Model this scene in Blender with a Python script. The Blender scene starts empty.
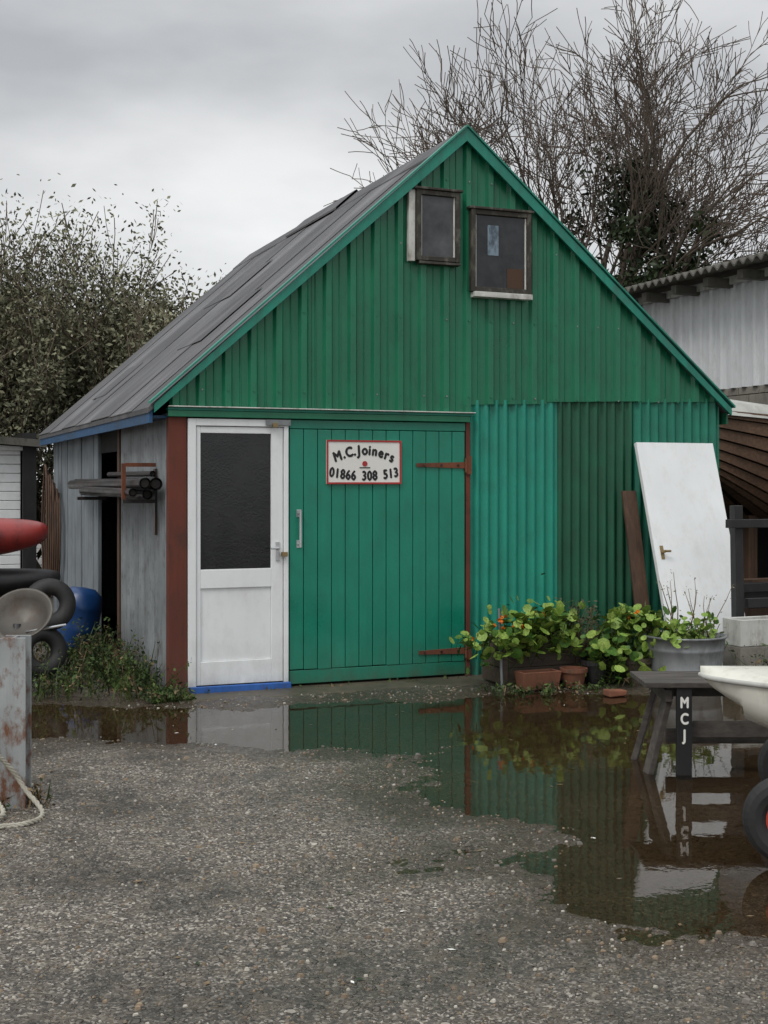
import bpy, math, random
import numpy as np
from mathutils import Vector, Matrix, noise
random.seed(7)
sc=bpy.context.scene
R=random.random
def U(a,b): return a+(b-a)*random.random()

# ------------------------------------------------------------------ materials
def new_mat(name):
    m=bpy.data.materials.new(name); m.use_nodes=True
    nt=m.node_tree; b=nt.nodes["Principled BSDF"]; return m,nt,b
def N(nt,t,**kw):
    n=nt.nodes.new(t)
    for k,v in kw.items(): setattr(n,k,v)
    return n
def mixc(nt,fac,a,b,blend='MIX'):
    n=N(nt,'ShaderNodeMix',data_type='RGBA',blend_type=blend)
    for s,v in ((0,fac),(6,a),(7,b)):
        if hasattr(v,'is_output'): nt.links.new(v,n.inputs[s])
        else: n.inputs[s].default_value=v
    return n.outputs[2]
def ramp(nt,src,stops):
    n=N(nt,'ShaderNodeValToRGB'); cr=n.color_ramp
    while len(cr.elements)<len(stops): cr.elements.new(0.5)
    for e,(p,c) in zip(cr.elements,stops):
        e.position=p; e.color=c if isinstance(c,tuple) else (c,c,c,1)
    nt.links.new(src,n.inputs[0]); return n.outputs[0]
def coords(nt,scale=(1,1,1)):
    tc=N(nt,'ShaderNodeNewGeometry'); mp=N(nt,'ShaderNodeMapping')
    mp.inputs['Scale'].default_value=scale
    nt.links.new(tc.outputs['Position'],mp.inputs[0]); return mp.outputs[0]
def noise_t(nt,co,scale,detail=4,rough=0.55):
    n=N(nt,'ShaderNodeTexNoise'); n.inputs['Scale'].default_value=scale
    n.inputs['Detail'].default_value=detail; n.inputs['Roughness'].default_value=rough
    nt.links.new(co,n.inputs['Vector']); return n.outputs[0]
def bump(nt,b,h,strength=0.3,dist=0.01):
    n=N(nt,'ShaderNodeBump'); n.inputs['Strength'].default_value=strength
    n.inputs['Distance'].default_value=dist
    nt.links.new(h,n.inputs['Height']); nt.links.new(n.outputs[0],b.inputs['Normal']); return n
def paint(name,col,rough=0.5,dirt=None,amt=0.6,streak=0.55,bs=0.2,var=0.25,metal=0,dirtpos=(0.5,0.72),splash=0):
    """weathered paint: tonal variation, vertical streaks, patches of dirt/rust, mud splashed up from the ground"""
    m,nt,b=new_mat(name)
    co=coords(nt)
    dk=tuple(c*(1-var) for c in col[:3])+(1,); lt=tuple(min(1,c*(1+var*0.7)) for c in col[:3])+(1,)
    n1=noise_t(nt,co,2.3,4); c=mixc(nt,ramp(nt,n1,[(0.3,0.0),(0.7,1.0)]),dk,lt)
    if streak:
        n2=noise_t(nt,coords(nt,(14,14,0.9)),1.0,4,0.6)
        c=mixc(nt,ramp(nt,n2,[(0.45,0.0),(0.75,float(streak))]),c,tuple(x*0.55 for x in col[:3])+(1,))
    if dirt:
        n3=noise_t(nt,coords(nt,(6,6,3)),1.6,6,0.7)
        f=ramp(nt,n3,[(dirtpos[0],0.0),(dirtpos[1],amt)]); c=mixc(nt,f,c,dirt)
    if splash:
        g_=N(nt,'ShaderNodeNewGeometry'); sx=N(nt,'ShaderNodeSeparateXYZ'); nt.links.new(g_.outputs['Position'],sx.inputs[0])
        zf=ramp(nt,sx.outputs[2],[(0.0,1.0),(0.12,.45),(0.45,0.0)])
        nn_=ramp(nt,noise_t(nt,coords(nt,(9,9,5)),1,5,.7),[(.3,.15),(.65,1.0)])
        f=mixc(nt,1.0,zf,nn_,'MULTIPLY'); f=mixc(nt,1.0,f,(splash,splash,splash,1),'MULTIPLY')
        c=mixc(nt,f,c,(0.075,0.06,0.04,1))
    nt.links.new(c,b.inputs['Base Color'])
    rr=ramp(nt,n1,[(0.3,max(0,rough-0.1)),(0.7,min(1,rough+0.12))]); nt.links.new(rr,b.inputs['Roughness'])
    b.inputs['Metallic'].default_value=metal
    if bs: bump(nt,b,noise_t(nt,co,40,3),bs,0.004)
    return m
def wood(name,col,rough=0.75,axis='Z',var=0.45):
    m,nt,b=new_mat(name)
    s={'Z':(30,30,1.2),'X':(1.2,30,30),'Y':(30,1.2,30)}[axis]
    n=noise_t(nt,coords(nt,s),1,5,0.65); n2=noise_t(nt,coords(nt),3,4)
    c=mixc(nt,ramp(nt,n,[(0.3,0.0),(0.7,1.0)]),tuple(x*(1-var) for x in col[:3])+(1,),tuple(min(1,x*(1+var)) for x in col[:3])+(1,))
    c=mixc(nt,ramp(nt,n2,[(0.45,0.0),(0.7,0.5)]),c,tuple(x*0.4 for x in col[:3])+(1,))
    nt.links.new(c,b.inputs['Base Color']); b.inputs['Roughness'].default_value=rough
    bump(nt,b,n,0.4,0.004); return m
def leafm(name,c1,c2,rough=0.6,scale=3):
    m,nt,b=new_mat(name)
    n=noise_t(nt,coords(nt),scale,2); n2=noise_t(nt,coords(nt),scale*9,1)
    c=mixc(nt,ramp(nt,n,[(0.35,0.0),(0.65,1.0)]),c1,c2)
    c=mixc(nt,ramp(nt,n2,[(0.4,0.0),(0.65,0.6)]),c,tuple(x*0.5 for x in c1[:3])+(1,))
    nt.links.new(c,b.inputs['Base Color']); b.inputs['Roughness'].default_value=rough
    b.inputs['Specular IOR Level'].default_value=0.3
    return m

RUST=(0.13,0.045,0.02,1); GRIME=(0.05,0.05,0.04,1)
M={}
M['gable']=paint('gable_green_paint',(0.010,0.165,0.082,1),0.36,(0.014,0.085,0.05,1),0.5,streak=.3,var=0.18,bs=.08)
M['teal']=paint('teal_sheet_paint',(0.013,0.27,0.19,1),0.40,(0.015,0.165,0.12,1),0.5,streak=.3,var=0.14,bs=.08,splash=.8)
M['dkgreen']=paint('dark_sheet_paint',(0.009,0.10,0.05,1),0.45,(0.02,0.05,0.03,1),0.5,streak=.3,bs=.1,splash=.8)
M['mid']=paint('mid_sheet_paint',(0.011,0.195,0.125,1),0.42,(0.012,0.12,0.08,1),0.5,streak=.3,bs=.08,splash=.8)
M['door']=paint('door_green_paint',(0.007,0.215,0.137,1),0.34,(0.012,0.14,0.09,1),0.45,streak=.3,var=0.12,splash=.7)
M['trim']=paint('trim_teal_paint',(0.012,0.23,0.16,1),0.45,(0.05,0.10,0.08,1),0.6)
M['white']=paint('white_paint',(0.82,0.84,0.84,1),0.38,(0.50,0.48,0.42,1),0.25,streak=.07,var=0.04,bs=0.05,splash=.55)
M['whitedirty']=paint('old_white_paint',(0.62,0.62,0.58,1),0.6,(0.18,0.15,0.11,1),0.8)
M['blue']=paint('blue_paint',(0.02,0.10,0.36,1),0.5,GRIME,0.5)
M['bluefascia']=paint('blue_fascia_paint',(0.02,0.085,0.19,1),0.6,GRIME,0.8)
M['red']=paint('rust_red_wood',(0.13,0.032,0.018,1),0.75,(0.05,0.025,0.015,1),0.8,splash=.6)
M['rust']=paint('rust_metal',(0.17,0.055,0.025,1),0.8,(0.05,0.02,0.012,1),0.8)
M['frame']=paint('dark_window_frame',(0.035,0.030,0.022,1),0.7,(0.25,0.24,0.19,1),0.6,bs=0.5)
M['black']=paint('black_paint',(0.012,0.012,0.013,1),0.5,(0.04,0.035,0.03,1),0.5)
M['pipe']=paint('dark_pipe',(0.02,0.018,0.018,1),0.4,RUST,0.5)
M['galv']=paint('galvanised_steel',(0.27,0.285,0.29,1),0.5,(0.10,0.10,0.09,1),0.7,metal=0.4)
M['post']=paint('weathered_steel_post',(0.33,0.35,0.35,1),0.6,(0.16,0.06,0.025,1),0.95,metal=0.2,dirtpos=(0.47,0.6))
M['bowl']=paint('dull_metal_bowl',(0.11,0.10,0.085,1),0.5,(0.07,0.04,0.025,1),0.9,metal=0.3,streak=0,var=.4)
M['greytin']=paint('grey_side_sheet',(0.24,0.26,0.27,1),0.7,(0.08,0.075,0.065,1),0.8,var=0.3,splash=.9)
M['greywood']=wood('grey_side_boards',(0.19,0.215,0.235,1))
M['brownwood']=wood('brown_wood',(0.085,0.047,0.028,1))
M['troughwood']=wood('trough_wood',(0.075,0.055,0.04,1),axis='X')
M['benchwood']=wood('bench_wood',(0.065,0.056,0.048,1),axis='X')
M['clinker']=wood('clinker_planks',(0.11,0.062,0.036,1),axis='Y')
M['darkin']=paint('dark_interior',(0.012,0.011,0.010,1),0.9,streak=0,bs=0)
M['terra']=paint('terracotta',(0.17,0.065,0.035,1),0.85,(0.06,0.045,0.03,1),0.9,streak=0,var=.35,bs=.5)
M['soil']=paint('soil',(0.03,0.022,0.015,1),0.95,streak=0,bs=0.8)
M['hullwhite']=paint('boat_gelcoat',(0.66,0.65,0.57,1),0.3,(0.33,0.31,0.24,1),0.5,var=0.06,bs=0.03,streak=0)
M['redpl']=paint('red_kayak_plastic',(0.27,0.03,0.025,1),0.35,(0.07,0.02,0.02,1),0.8,streak=0,bs=0.05)
M['bluepl']=paint('blue_plastic',(0.012,0.06,0.20,1),0.4,GRIME,0.5,streak=0,bs=0.05)
M['rubber']=paint('rubber',(0.02,0.02,0.02,1),0.7,(0.06,0.055,0.05,1),0.4,streak=0)
M['redhub']=paint('red_hub_plastic',(0.42,0.05,0.03,1),0.4,(0.15,0.05,0.04,1),0.5,streak=0)
M['rope']=paint('old_rope',(0.36,0.34,0.28,1),0.9,(0.15,0.13,0.10,1),0.7,streak=0,bs=0.8)
M['tarp']=paint('grey_tarp',(0.42,0.42,0.39,1),0.7,(0.2,0.19,0.16,1),0.5,streak=0)
M['wsheet']=paint('white_sheet_cladding',(0.66,0.68,0.69,1),0.6,(0.42,0.41,0.38,1),0.4,streak=.3,var=0.06)
M['block']=paint('concrete_block',(0.24,0.22,0.19,1),0.9,(0.11,0.10,0.085,1),0.7,streak=0,bs=0.9)
M['asb']=paint('mossy_cement_roof',(0.11,0.105,0.09,1),0.9,(0.035,0.04,0.02,1),0.9,streak=0,bs=0.9)
M['concrete']=paint('damp_concrete',(0.085,0.073,0.052,1),0.5,(0.035,0.042,0.02,1),0.9,streak=0,bs=0.9)
M['signwhite']=paint('sign_white',(0.78,0.77,0.72,1),0.5,streak=0,var=0.04,bs=0.05)
M['signred']=paint('sign_red',(0.42,0.03,0.03,1),0.5,streak=0)
M['letter']=paint('letter_black',(0.012,0.012,0.014,1),0.5,streak=0,bs=0)
M['brass']=paint('brass',(0.30,0.22,0.11,1),0.4,metal=0.8,streak=0,bs=0)
M['steel']=paint('bright_steel',(0.55,0.56,0.57,1),0.3,metal=0.8,streak=0,bs=0)
M['bark']=paint('bark',(0.13,0.10,0.078,1),0.95,(0.06,0.06,0.035,1),0.6,streak=0,bs=0)
M['barkd']=paint('shrub_bark',(0.15,0.12,0.085,1),0.95,streak=0,bs=0)
M['ivy']=leafm('ivy_leaves',(0.026,0.044,0.018,1),(0.05,0.072,0.028,1),0.5,1)
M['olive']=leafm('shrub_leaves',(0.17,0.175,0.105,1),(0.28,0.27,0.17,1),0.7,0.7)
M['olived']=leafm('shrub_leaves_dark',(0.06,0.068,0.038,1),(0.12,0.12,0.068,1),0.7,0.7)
M['hedge']=leafm('hedge_leaves',(0.04,0.045,0.02,1),(0.08,0.075,0.036,1),0.7,0.9)
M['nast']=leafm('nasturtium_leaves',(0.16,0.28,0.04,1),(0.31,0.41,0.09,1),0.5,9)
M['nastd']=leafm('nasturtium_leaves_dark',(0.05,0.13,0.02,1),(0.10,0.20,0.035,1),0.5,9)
M['weed']=leafm('weed_leaves',(0.05,0.09,0.02,1),(0.10,0.14,0.035,1),0.6,6)
M['weedd']=leafm('weed_leaves_dark',(0.02,0.04,0.012,1),(0.045,0.065,0.02,1),0.6,6)
M['dead']=leafm('dead_stems',(0.16,0.11,0.06,1),(0.22,0.16,0.09,1),0.8,6)
M['orange']=leafm('orange_flowers',(0.75,0.16,0.01,1),(0.85,0.30,0.02,1),0.5,9)
M['paperblue']=paint('poster_paper',(0.20,0.27,0.33,1),0.5,(0.05,0.07,0.09,1),0.9,streak=0,dirtpos=(.42,.55))
M['boxbrown']=paint('cardboard',(0.07,0.038,0.022,1),0.8,streak=0)
M['peb1']=paint('pebble_grey',(0.15,0.135,0.115,1),0.55,streak=0,var=0.4,bs=0); M['peb2']=paint('pebble_brown',(0.21,0.155,0.10,1),0.55,streak=0,var=0.4,bs=0); M['peb3']=paint('pebble_pale',(0.42,0.39,0.33,1),0.55,streak=0,var=0.3,bs=0)
# glass
m,nt,b=new_mat('dark_window_glass'); M['glass']=m
n=noise_t(nt,coords(nt),7,5,0.6); nt.links.new(ramp(nt,n,[(0.35,(0.010,0.011,0.012,1)),(0.75,(0.035,0.038,0.040,1))]),b.inputs['Base Color'])
nt.links.new(ramp(nt,n,[(0.3,0.06),(0.8,0.22)]),b.inputs['Roughness'])
m,nt,b=new_mat('painted_reflection_glass'); M['glassrefl']=m
n=noise_t(nt,coords(nt),5,6,0.65); nt.links.new(ramp(nt,n,[(0.3,(0.025,0.027,0.029,1)),(0.75,(0.10,0.105,0.11,1))]),b.inputs['Base Color'])  # mottled grey reflection on the small pane, painted into its base colour
b.inputs['Roughness'].default_value=0.25
m,nt,b=new_mat('textured_door_glass'); M['glasst']=m
n=noise_t(nt,coords(nt),60,3); n2=noise_t(nt,coords(nt),4,4)
nt.links.new(ramp(nt,n2,[(0.35,(0.006,0.007,0.008,1)),(0.7,(0.018,0.019,0.019,1))]),b.inputs['Base Color']); b.inputs['Roughness'].default_value=0.15
bump(nt,b,n,0.10,0.01)
# roof felt, two ages of it
for key,k_ in (('felt',1.0),('felt2',1.28)):
    m,nt,b=new_mat('roof_'+key); M[key]=m
    co=coords(nt); n=noise_t(nt,co,0.9,7,0.62); n2=noise_t(nt,co,120,2); n3=noise_t(nt,coords(nt,(0.8,2.6,.8)),1,6,.6); n4=noise_t(nt,coords(nt,(.5,9,.5)),1,3)
    g_=lambda v:(v*k_,v*k_,v*k_*1.03,1)
    c=mixc(nt,ramp(nt,n,[(0.32,0.0),(0.68,1.0)]),g_(.062),g_(.108))
    c=mixc(nt,ramp(nt,n3,[(0.50,0.0),(0.64,0.7)]),c,g_(.15))
    c=mixc(nt,ramp(nt,n4,[(0.56,0.0),(0.70,0.6)]),c,g_(.045))
    c=mixc(nt,ramp(nt,n2,[(0.45,0.0),(0.7,0.4)]),c,g_(.15))
    nt.links.new(c,b.inputs['Base Color']); b.inputs['Roughness'].default_value=0.78; b.inputs['Specular IOR Level'].default_value=.35; bump(nt,b,n2,0.4,0.004)

# ground: compacted wet gravel
m,nt,b=new_mat('wet_gravel_ground'); M['ground']=m
co=coords(nt)
wn=N(nt,'ShaderNodeTexNoise'); wn.inputs['Scale'].default_value=30; nt.links.new(co,wn.inputs['Vector'])
vm=N(nt,'ShaderNodeVectorMath',operation='MULTIPLY_ADD'); nt.links.new(wn.outputs['Color'],vm.inputs[0]); vm.inputs[1].default_value=(.022,.022,0); nt.links.new(co,vm.inputs[2])
cw=vm.outputs[0]
def voro(scale):
    v=N(nt,'ShaderNodeTexVoronoi'); v.inputs['Scale'].default_value=scale; nt.links.new(cw,v.inputs['Vector'])
    s_=N(nt,'ShaderNodeSeparateColor'); nt.links.new(v.outputs['Color'],s_.inputs[0]); return v,s_
v1,sep=voro(48); v2,sep2=voro(20); v3,sep3=voro(110)
fine=ramp(nt,sep3.outputs[1],[(0.0,(0.032,0.028,0.023,1)),(0.50,(0.100,0.087,0.070,1)),(0.80,(0.21,0.185,0.15,1)),(1.0,(0.50,0.46,0.39,1))])
stone=ramp(nt,sep.outputs[0],[(0.0,(0.040,0.037,0.034,1)),(0.35,(0.11,0.097,0.08,1)),(0.65,(0.19,0.155,0.115,1)),(0.87,(0.33,0.29,0.235,1)),(1.0,(0.60,0.57,0.50,1))])
patch=noise_t(nt,co,1.3,7,0.65)
exist=ramp(nt,sep.outputs[1],[(0.45,0.0),(0.5,1.0)])
shape=ramp(nt,v1.outputs['Distance'],[(0.32,1.0),(0.46,0.0)])
sm=mixc(nt,1.0,exist,shape,'MULTIPLY')
c=mixc(nt,sm,fine,stone)
big=ramp(nt,sep2.outputs[0],[(0.80,0.0),(0.83,1.0)])
bigd=ramp(nt,v2.outputs['Distance'],[(0.26,1.0),(0.36,0.0)])
bm=mixc(nt,1.0,big,bigd,'MULTIPLY')
c=mixc(nt,bm,c,ramp(nt,sep2.outputs[1],[(0,(0.07,0.06,0.05,1)),(.7,(0.22,0.185,0.15,1)),(1,(0.50,0.46,0.40,1))]))
c=mixc(nt,ramp(nt,patch,[(0.38,0.72),(0.55,0.0)]),c,(0.032,0.029,0.022,1))
c=mixc(nt,ramp(nt,noise_t(nt,co,7,5,.75),[(0.5,0.0),(0.66,0.45)]),c,(0.18,0.145,0.10,1))
big2=noise_t(nt,co,0.5,4,0.5)
c=mixc(nt,ramp(nt,big2,[(0.42,0.0),(0.62,0.5)]),c,(0.055,0.048,0.035,1))
at=N(nt,'ShaderNodeAttribute',attribute_name='wet')
c=mixc(nt,ramp(nt,at.outputs['Fac'],[(0.0,0.0),(1.0,0.72)]),c,(0.048,0.034,0.020,1))
nt.links.new(c,b.inputs['Base Color'])
nw=ramp(nt,at.outputs['Fac'],[(0.0,0.60),(0.8,0.22)])
nt.links.new(mixc(nt,ramp(nt,patch,[(0.42,0.8),(0.56,0.0)]),nw,(0.26,0.26,0.26,1)),b.inputs['Roughness'])
h=mixc(nt,0.5,sm,noise_t(nt,co,80,4,0.75),'ADD'); h=mixc(nt,bm,h,(1.6,1.6,1.6,1))
bump(nt,b,h,1.0,0.014)
# water
m=bpy.data.materials.new('puddle_water'); m.use_nodes=True; nt=m.node_tree; nt.nodes.clear(); M['water']=m
o=N(nt,'ShaderNodeOutputMaterial'); mx=N(nt,'ShaderNodeMixShader'); fr=N(nt,'ShaderNodeFresnel'); fr.inputs[0].default_value=1.36
tr=N(nt,'ShaderNodeBsdfTransparent'); tr.inputs[0].default_value=(0.82,0.72,0.58,1)
gl=N(nt,'ShaderNodeBsdfGlossy'); gl.inputs['Roughness'].default_value=0.0; gl.inputs[0].default_value=(0.95,0.95,0.95,1)
bn=N(nt,'ShaderNodeBump'); bn.inputs['Strength'].default_value=0.035; bn.inputs['Distance'].default_value=0.02
nt.links.new(noise_t(nt,coords(nt),8,3),bn.inputs['Height']); nt.links.new(bn.outputs[0],gl.inputs['Normal'])
nt.links.new(fr.outputs[0],mx.inputs[0]); nt.links.new(tr.outputs[0],mx.inputs[1]); nt.links.new(gl.outputs[0],mx.inputs[2]); nt.links.new(mx.outputs[0],o.inputs[0])

# ------------------------------------------------------------------ mesh helpers
def empty(name,loc):
    e=bpy.data.objects.new(name,None); e.location=loc; sc.collection.objects.link(e); return e
class MB:
    def __init__(s): s.v=[]; s.f=[]; s.m=[]; s.mats=[]
    def mi(s,k):
        if k not in s.mats: s.mats.append(k)
        return s.mats.index(k)
    def add(s,vs,fs,mat):
        o=len(s.v); i=s.mi(mat); s.v+= [tuple(p) for p in vs]
        for f in fs: s.f.append([o+a for a in f]); s.m.append(i)
    def box(s,a,b,mat,jit=0):
        x0,y0,z0=a; x1,y1,z1=b
        vs=[(x,y,z) for x in (x0,x1) for y in (y0,y1) for z in (z0,z1)]
        if jit: vs=[tuple(c+U(-jit,jit) for c in p) for p in vs]
        s.add(vs,[(0,1,3,2),(4,6,7,5),(0,4,5,1),(2,3,7,6),(0,2,6,4),(1,5,7,3)],mat)
    def beam(s,a,b,w,h,mat,up=(0,0,1)):
        a=Vector(a);b=Vector(b);d=(b-a).normalized();u=Vector(up)
        if abs(d.dot(u))>0.99:u=Vector((1,0,0))
        sd=d.cross(u).normalized();u=sd.cross(d).normalized()
        vs=[p+sd*i*w/2+u*j*h/2 for p in(a,b) for i in(-1,1) for j in(-1,1)]
        s.add(vs,[(0,1,3,2),(4,6,7,5),(0,4,5,1),(2,3,7,6),(0,2,6,4),(1,5,7,3)],mat)
    def cyl(s,a,b,r,mat,n=16,r2=None,cap=True):
        r2=r if r2 is None else r2
        a=Vector(a);b=Vector(b);d=(b-a).normalized();u=Vector((0,0,1)) if abs(d.z)<0.9 else Vector((1,0,0))
        x=d.cross(u).normalized();y=d.cross(x)
        vs=[]
        for p,rr in((a,r),(b,r2)):
            for i in range(n):
                t=2*math.pi*i/n; vs.append(p+x*math.cos(t)*rr+y*math.sin(t)*rr)
        fs=[(i,(i+1)%n,n+(i+1)%n,n+i) for i in range(n)]
        if cap: fs+=[tuple(range(n))[::-1],tuple(range(n,2*n))]
        s.add(vs,fs,mat)
    def revolve(s,c,prof,mat,n=28,axis=None,sx=1,sy=1):
        vs=[];c=Vector(c);Mx=axis or Matrix.Identity(3)
        for r,z in prof:
            for i in range(n):
                t=2*math.pi*i/n; vs.append(c+Mx@Vector((r*math.cos(t)*sx,r*math.sin(t)*sy,z)))
        fs=[]
        for j in range(len(prof)-1):
            for i in range(n):
                fs.append((j*n+i,j*n+(i+1)%n,(j+1)*n+(i+1)%n,(j+1)*n+i))
        s.add(vs,fs,mat)
    def sheet(s,xs,zb,zt,prof,mat,rows=1,plane='X',base=0):
        vs=[]
        for x in xs:
            for r in range(rows+1):
                z=zb(x)+(zt(x)-zb(x))*r/rows; y=base+prof(x)
                vs.append((x,y,z) if plane=='X' else (y,x,z))
        k=rows+1
        fs=[(i*k+r,(i+1)*k+r,(i+1)*k+r+1,i*k+r+1) for i in range(len(xs)-1) for r in range(rows)]
        s.add(vs,fs,mat)
    def build(s,name,parent=None,bevel=0,smooth=False):
        V=np.array(s.v,dtype=float); c=np.array([V[:,0].mean(),V[:,1].mean(),V[:,2].min()])
        me=bpy.data.meshes.new(name); me.from_pydata((V-c).tolist(),[],s.f)
        for k in s.mats: me.materials.append(M[k])
        me.polygons.foreach_set('material_index',s.m)
        if smooth: me.polygons.foreach_set('use_smooth',[True]*len(s.f))
        me.update()
        o=bpy.data.objects.new(name,me); o.location=c; sc.collection.objects.link(o)
        if parent: o.parent=parent; o.matrix_parent_inverse=Matrix.Translation(-Vector(parent.location))
        if bevel:
            md=o.modifiers.new('b','BEVEL'); md.width=bevel; md.segments=2; md.limit_method='ANGLE'
        return o
def curve(name,lines,mat,parent=None,res=0,depth=1.0):
    cu=bpy.data.curves.new(name,'CURVE'); cu.dimensions='3D'; cu.bevel_depth=depth; cu.bevel_resolution=res; cu.use_fill_caps=True
    for pts,rad in lines:
        sp=cu.splines.new('POLY'); sp.points.add(len(pts)-1)
        for q,p,r in zip(sp.points,pts,rad): q.co=(*p,1); q.radius=r
    cu.materials.append(M[mat]); o=bpy.data.objects.new(name,cu); sc.collection.objects.link(o)
    if parent: o.parent=parent; o.matrix_parent_inverse=Matrix.Translation(-Vector(parent.location))
    return o
def text(body,loc,size,mat,parent,rotz=0,bold=0.003,roll=0,xs=1.0):
    # hand painted strokes: the letter is laid several times, slightly apart, to thicken it
    rt=Vector((math.cos(rotz),math.sin(rotz),0)); fw=Vector((-math.sin(rotz),math.cos(rotz),0))
    for k,(dx,dz) in enumerate(((-bold,0),(bold,0),(0,bold),(0,-bold))):
        cu=bpy.data.curves.new('letter','FONT'); cu.body=body; cu.size=size; cu.align_x='CENTER'; cu.align_y='CENTER'
        cu.materials.append(M[mat]); o=bpy.data.objects.new('letter',cu); sc.collection.objects.link(o)
        p=Vector(loc)+rt*dx+Vector((0,0,dz))-fw*0.0004*k
        o.matrix_basis=Matrix.Translation(p)@Matrix.Rotation(rotz,4,'Z')@Matrix.Rotation(math.pi/2,4,'X')@Matrix.Rotation(roll,4,'Z')@Matrix.Diagonal((xs,1,1,1))
        o.parent=parent; o.matrix_parent_inverse=Matrix.Translation(-Vector(parent.location))
def leaves(mb,pts,size,mat,flat=0.0,shape='quad'):
    for p in pts:
        s_=size*U(0.6,1.3); n=Vector((U(-1,1),U(-1,1),U(-1,1)+flat*2)).normalized()
        t=n.cross(Vector((U(-1,1),U(-1,1),U(-1,1)))).normalized(); b_=n.cross(t); p=Vector(p)
        if shape=='quad': mb.add([p-t*s_,p-b_*s_*0.45,p+t*s_,p+b_*s_*0.45],[(0,1,2,3)],mat)
        else:
            k=7; mb.add([p+n*(-s_*0.12)]+[p+(t*math.cos(2*math.pi*i/k)+b_*math.sin(2*math.pi*i/k))*s_*(1+0.06*(i%2)) for i in range(k)],[(0,1+i,1+(i+1)%k) for i in range(k)],mat)

# ------------------------------------------------------------------ ground + puddle
poly=[(-2.6,-.1),(-.96,-.10),(-.5,-.30),(-.03,-.62),(.74,-.76),(2.08,-.84),(3.1,-1.10),(3.9,-1.5),(5,-1.7),(6,-2.4),(6,-4),(4,-6),(1.8,-6.4),(.93,-5.95),(.5,-5.85),(.40,-5.50),(.55,-4.95),(.85,-4.42),(.70,-4.05),(.45,-3.80),(.50,-3.40),(1.10,-2.66),(.62,-2.32),(.13,-2.15),(-.25,-1.75),(-.73,-1.45),(-1.11,-1.45),(-2.6,-1.3)]
P=np.array(poly)
def sdist(X,Y):
    d=np.full(X.shape,1e9); inside=np.zeros(X.shape,bool); n=len(P)
    for i in range(n):
        a=P[i]; b_=P[(i+1)%n]; e=b_-a
        wx=X-a[0]; wy=Y-a[1]; t=np.clip((wx*e[0]+wy*e[1])/(e@e),0,1)
        d=np.minimum(d,np.hypot(wx-t*e[0],wy-t*e[1]))
        cnd=((a[1]>Y)!=(b_[1]>Y))
        with np.errstate(divide='ignore',invalid='ignore'):
            xi=(b_[0]-a[0])*(Y-a[1])/(b_[1]-a[1])+a[0]
        inside^=(cnd&(X<xi))
    return np.where(inside,-d,d)
xs=np.concatenate([[-600,-200,-80,-40,-20,-12,-8],np.arange(-4,6.501,0.025),[8,10,14,20,40,80,200,600]])
ys=np.concatenate([[-400,-150,-60,-30,-18,-12],np.arange(-8.6,0.3,0.025),[1,2,4,8,14,20,40,100,300,900]])
X,Y=np.meshgrid(xs,ys); sd=sdist(X,Y)
nz=np.zeros(X.shape); nl=np.zeros(X.shape)
for j in range(X.shape[0]):
    for i in range(X.shape[1]):
        x=X[j,i];y=Y[j,i]
        if -4.5<x<7 and -9<y<1:
            nz[j,i]=noise.fractal((x*9,y*9,0),0.7,2.1,4); nl[j,i]=noise.noise((x*1.3,y*1.3,5))+0.5*noise.noise((x*3.1,y*3.1,9))
sd2=sd+nl*0.17
def ss(a,b,v):
    t=np.clip((v-a)/(b-a),0,1); return t*t*(3-2*t)
Z=0.0075*nz+0.007*nl-0.044*ss(0.38,-0.55,sd2)
sh=np.hypot((X+0.02)/0.6,(Y+4.72)/0.36); Z-=0.0125*ss(1.3,0.2,sh)
WL=-0.0150
wet=np.clip(ss(0.6,0.0,sd2)+0.5*ss(1.5,0.3,sh)+0.45*ss(-1.2,0.0,Y)*(np.abs(X)<6.4),0,1)
me=bpy.data.meshes.new('ground'); nx=len(xs); ny=len(ys)
idx=np.arange(nx*ny).reshape(ny,nx); F_=np.stack([idx[:-1,:-1],idx[:-1,1:],idx[1:,1:],idx[1:,:-1]],-1).reshape(-1,4)
me.from_pydata(np.stack([X,Y,Z],-1).reshape(-1,3).tolist(),[],F_.tolist())
me.materials.append(M['ground']); me.polygons.foreach_set('use_smooth',[True]*len(me.polygons))
a=me.attributes.new('wet','FLOAT','POINT'); a.data.foreach_set('value',wet.reshape(-1).astype(np.float32))
g=bpy.data.objects.new('ground',me); sc.collection.objects.link(g)
mb=MB(); mb.add([(-2.8,-7,WL),(6.3,-7,WL),(6.3,0.0,WL),(-2.8,0.0,WL)],[(0,1,2,3)],'water'); mb.build('puddle_water')

mb=MB()
def gz(x,y):
    i=min(max(np.searchsorted(xs,x),1),nx-1); j=min(max(np.searchsorted(ys,y),1),ny-1); return Z[j,i],sd[j,i]
for k in range(17000):
    y=-7.6+7.3*(R()**1.6); x=U(-2.3,2.6)+(y+7)*.1
    z,s_=gz(x,y)
    if z<WL-.004: continue
    r=min(.019,.0035*math.exp(abs(random.gauss(0,.6))))
    c=Vector((x,y,z+r*0.1)); rot=U(0,6.28); q=[]; el_=U(.55,1)
    for i in range(6):
        t=rot+i*1.0472+U(-.15,.15); q.append(c+Vector((math.cos(t)*r*U(.85,1.25),math.sin(t)*r*el_*U(.85,1.15),-r*0.3)))
    for i in range(6):
        t=rot+i*1.0472+U(-.15,.15); q.append(c+Vector((math.cos(t)*r*.65,math.sin(t)*r*.6*el_,r*U(.3,.6))))
    mb.add(q,[(i,(i+1)%6,6+(i+1)%6,6+i) for i in range(6)]+[(6,7,8,9,10,11)],random.choice(['peb1','peb1','peb1','peb2','peb2','peb3']) if r<.012 else random.choice(['peb1','peb1','peb2']))
mb.build('gravel')
mb=MB()
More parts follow.
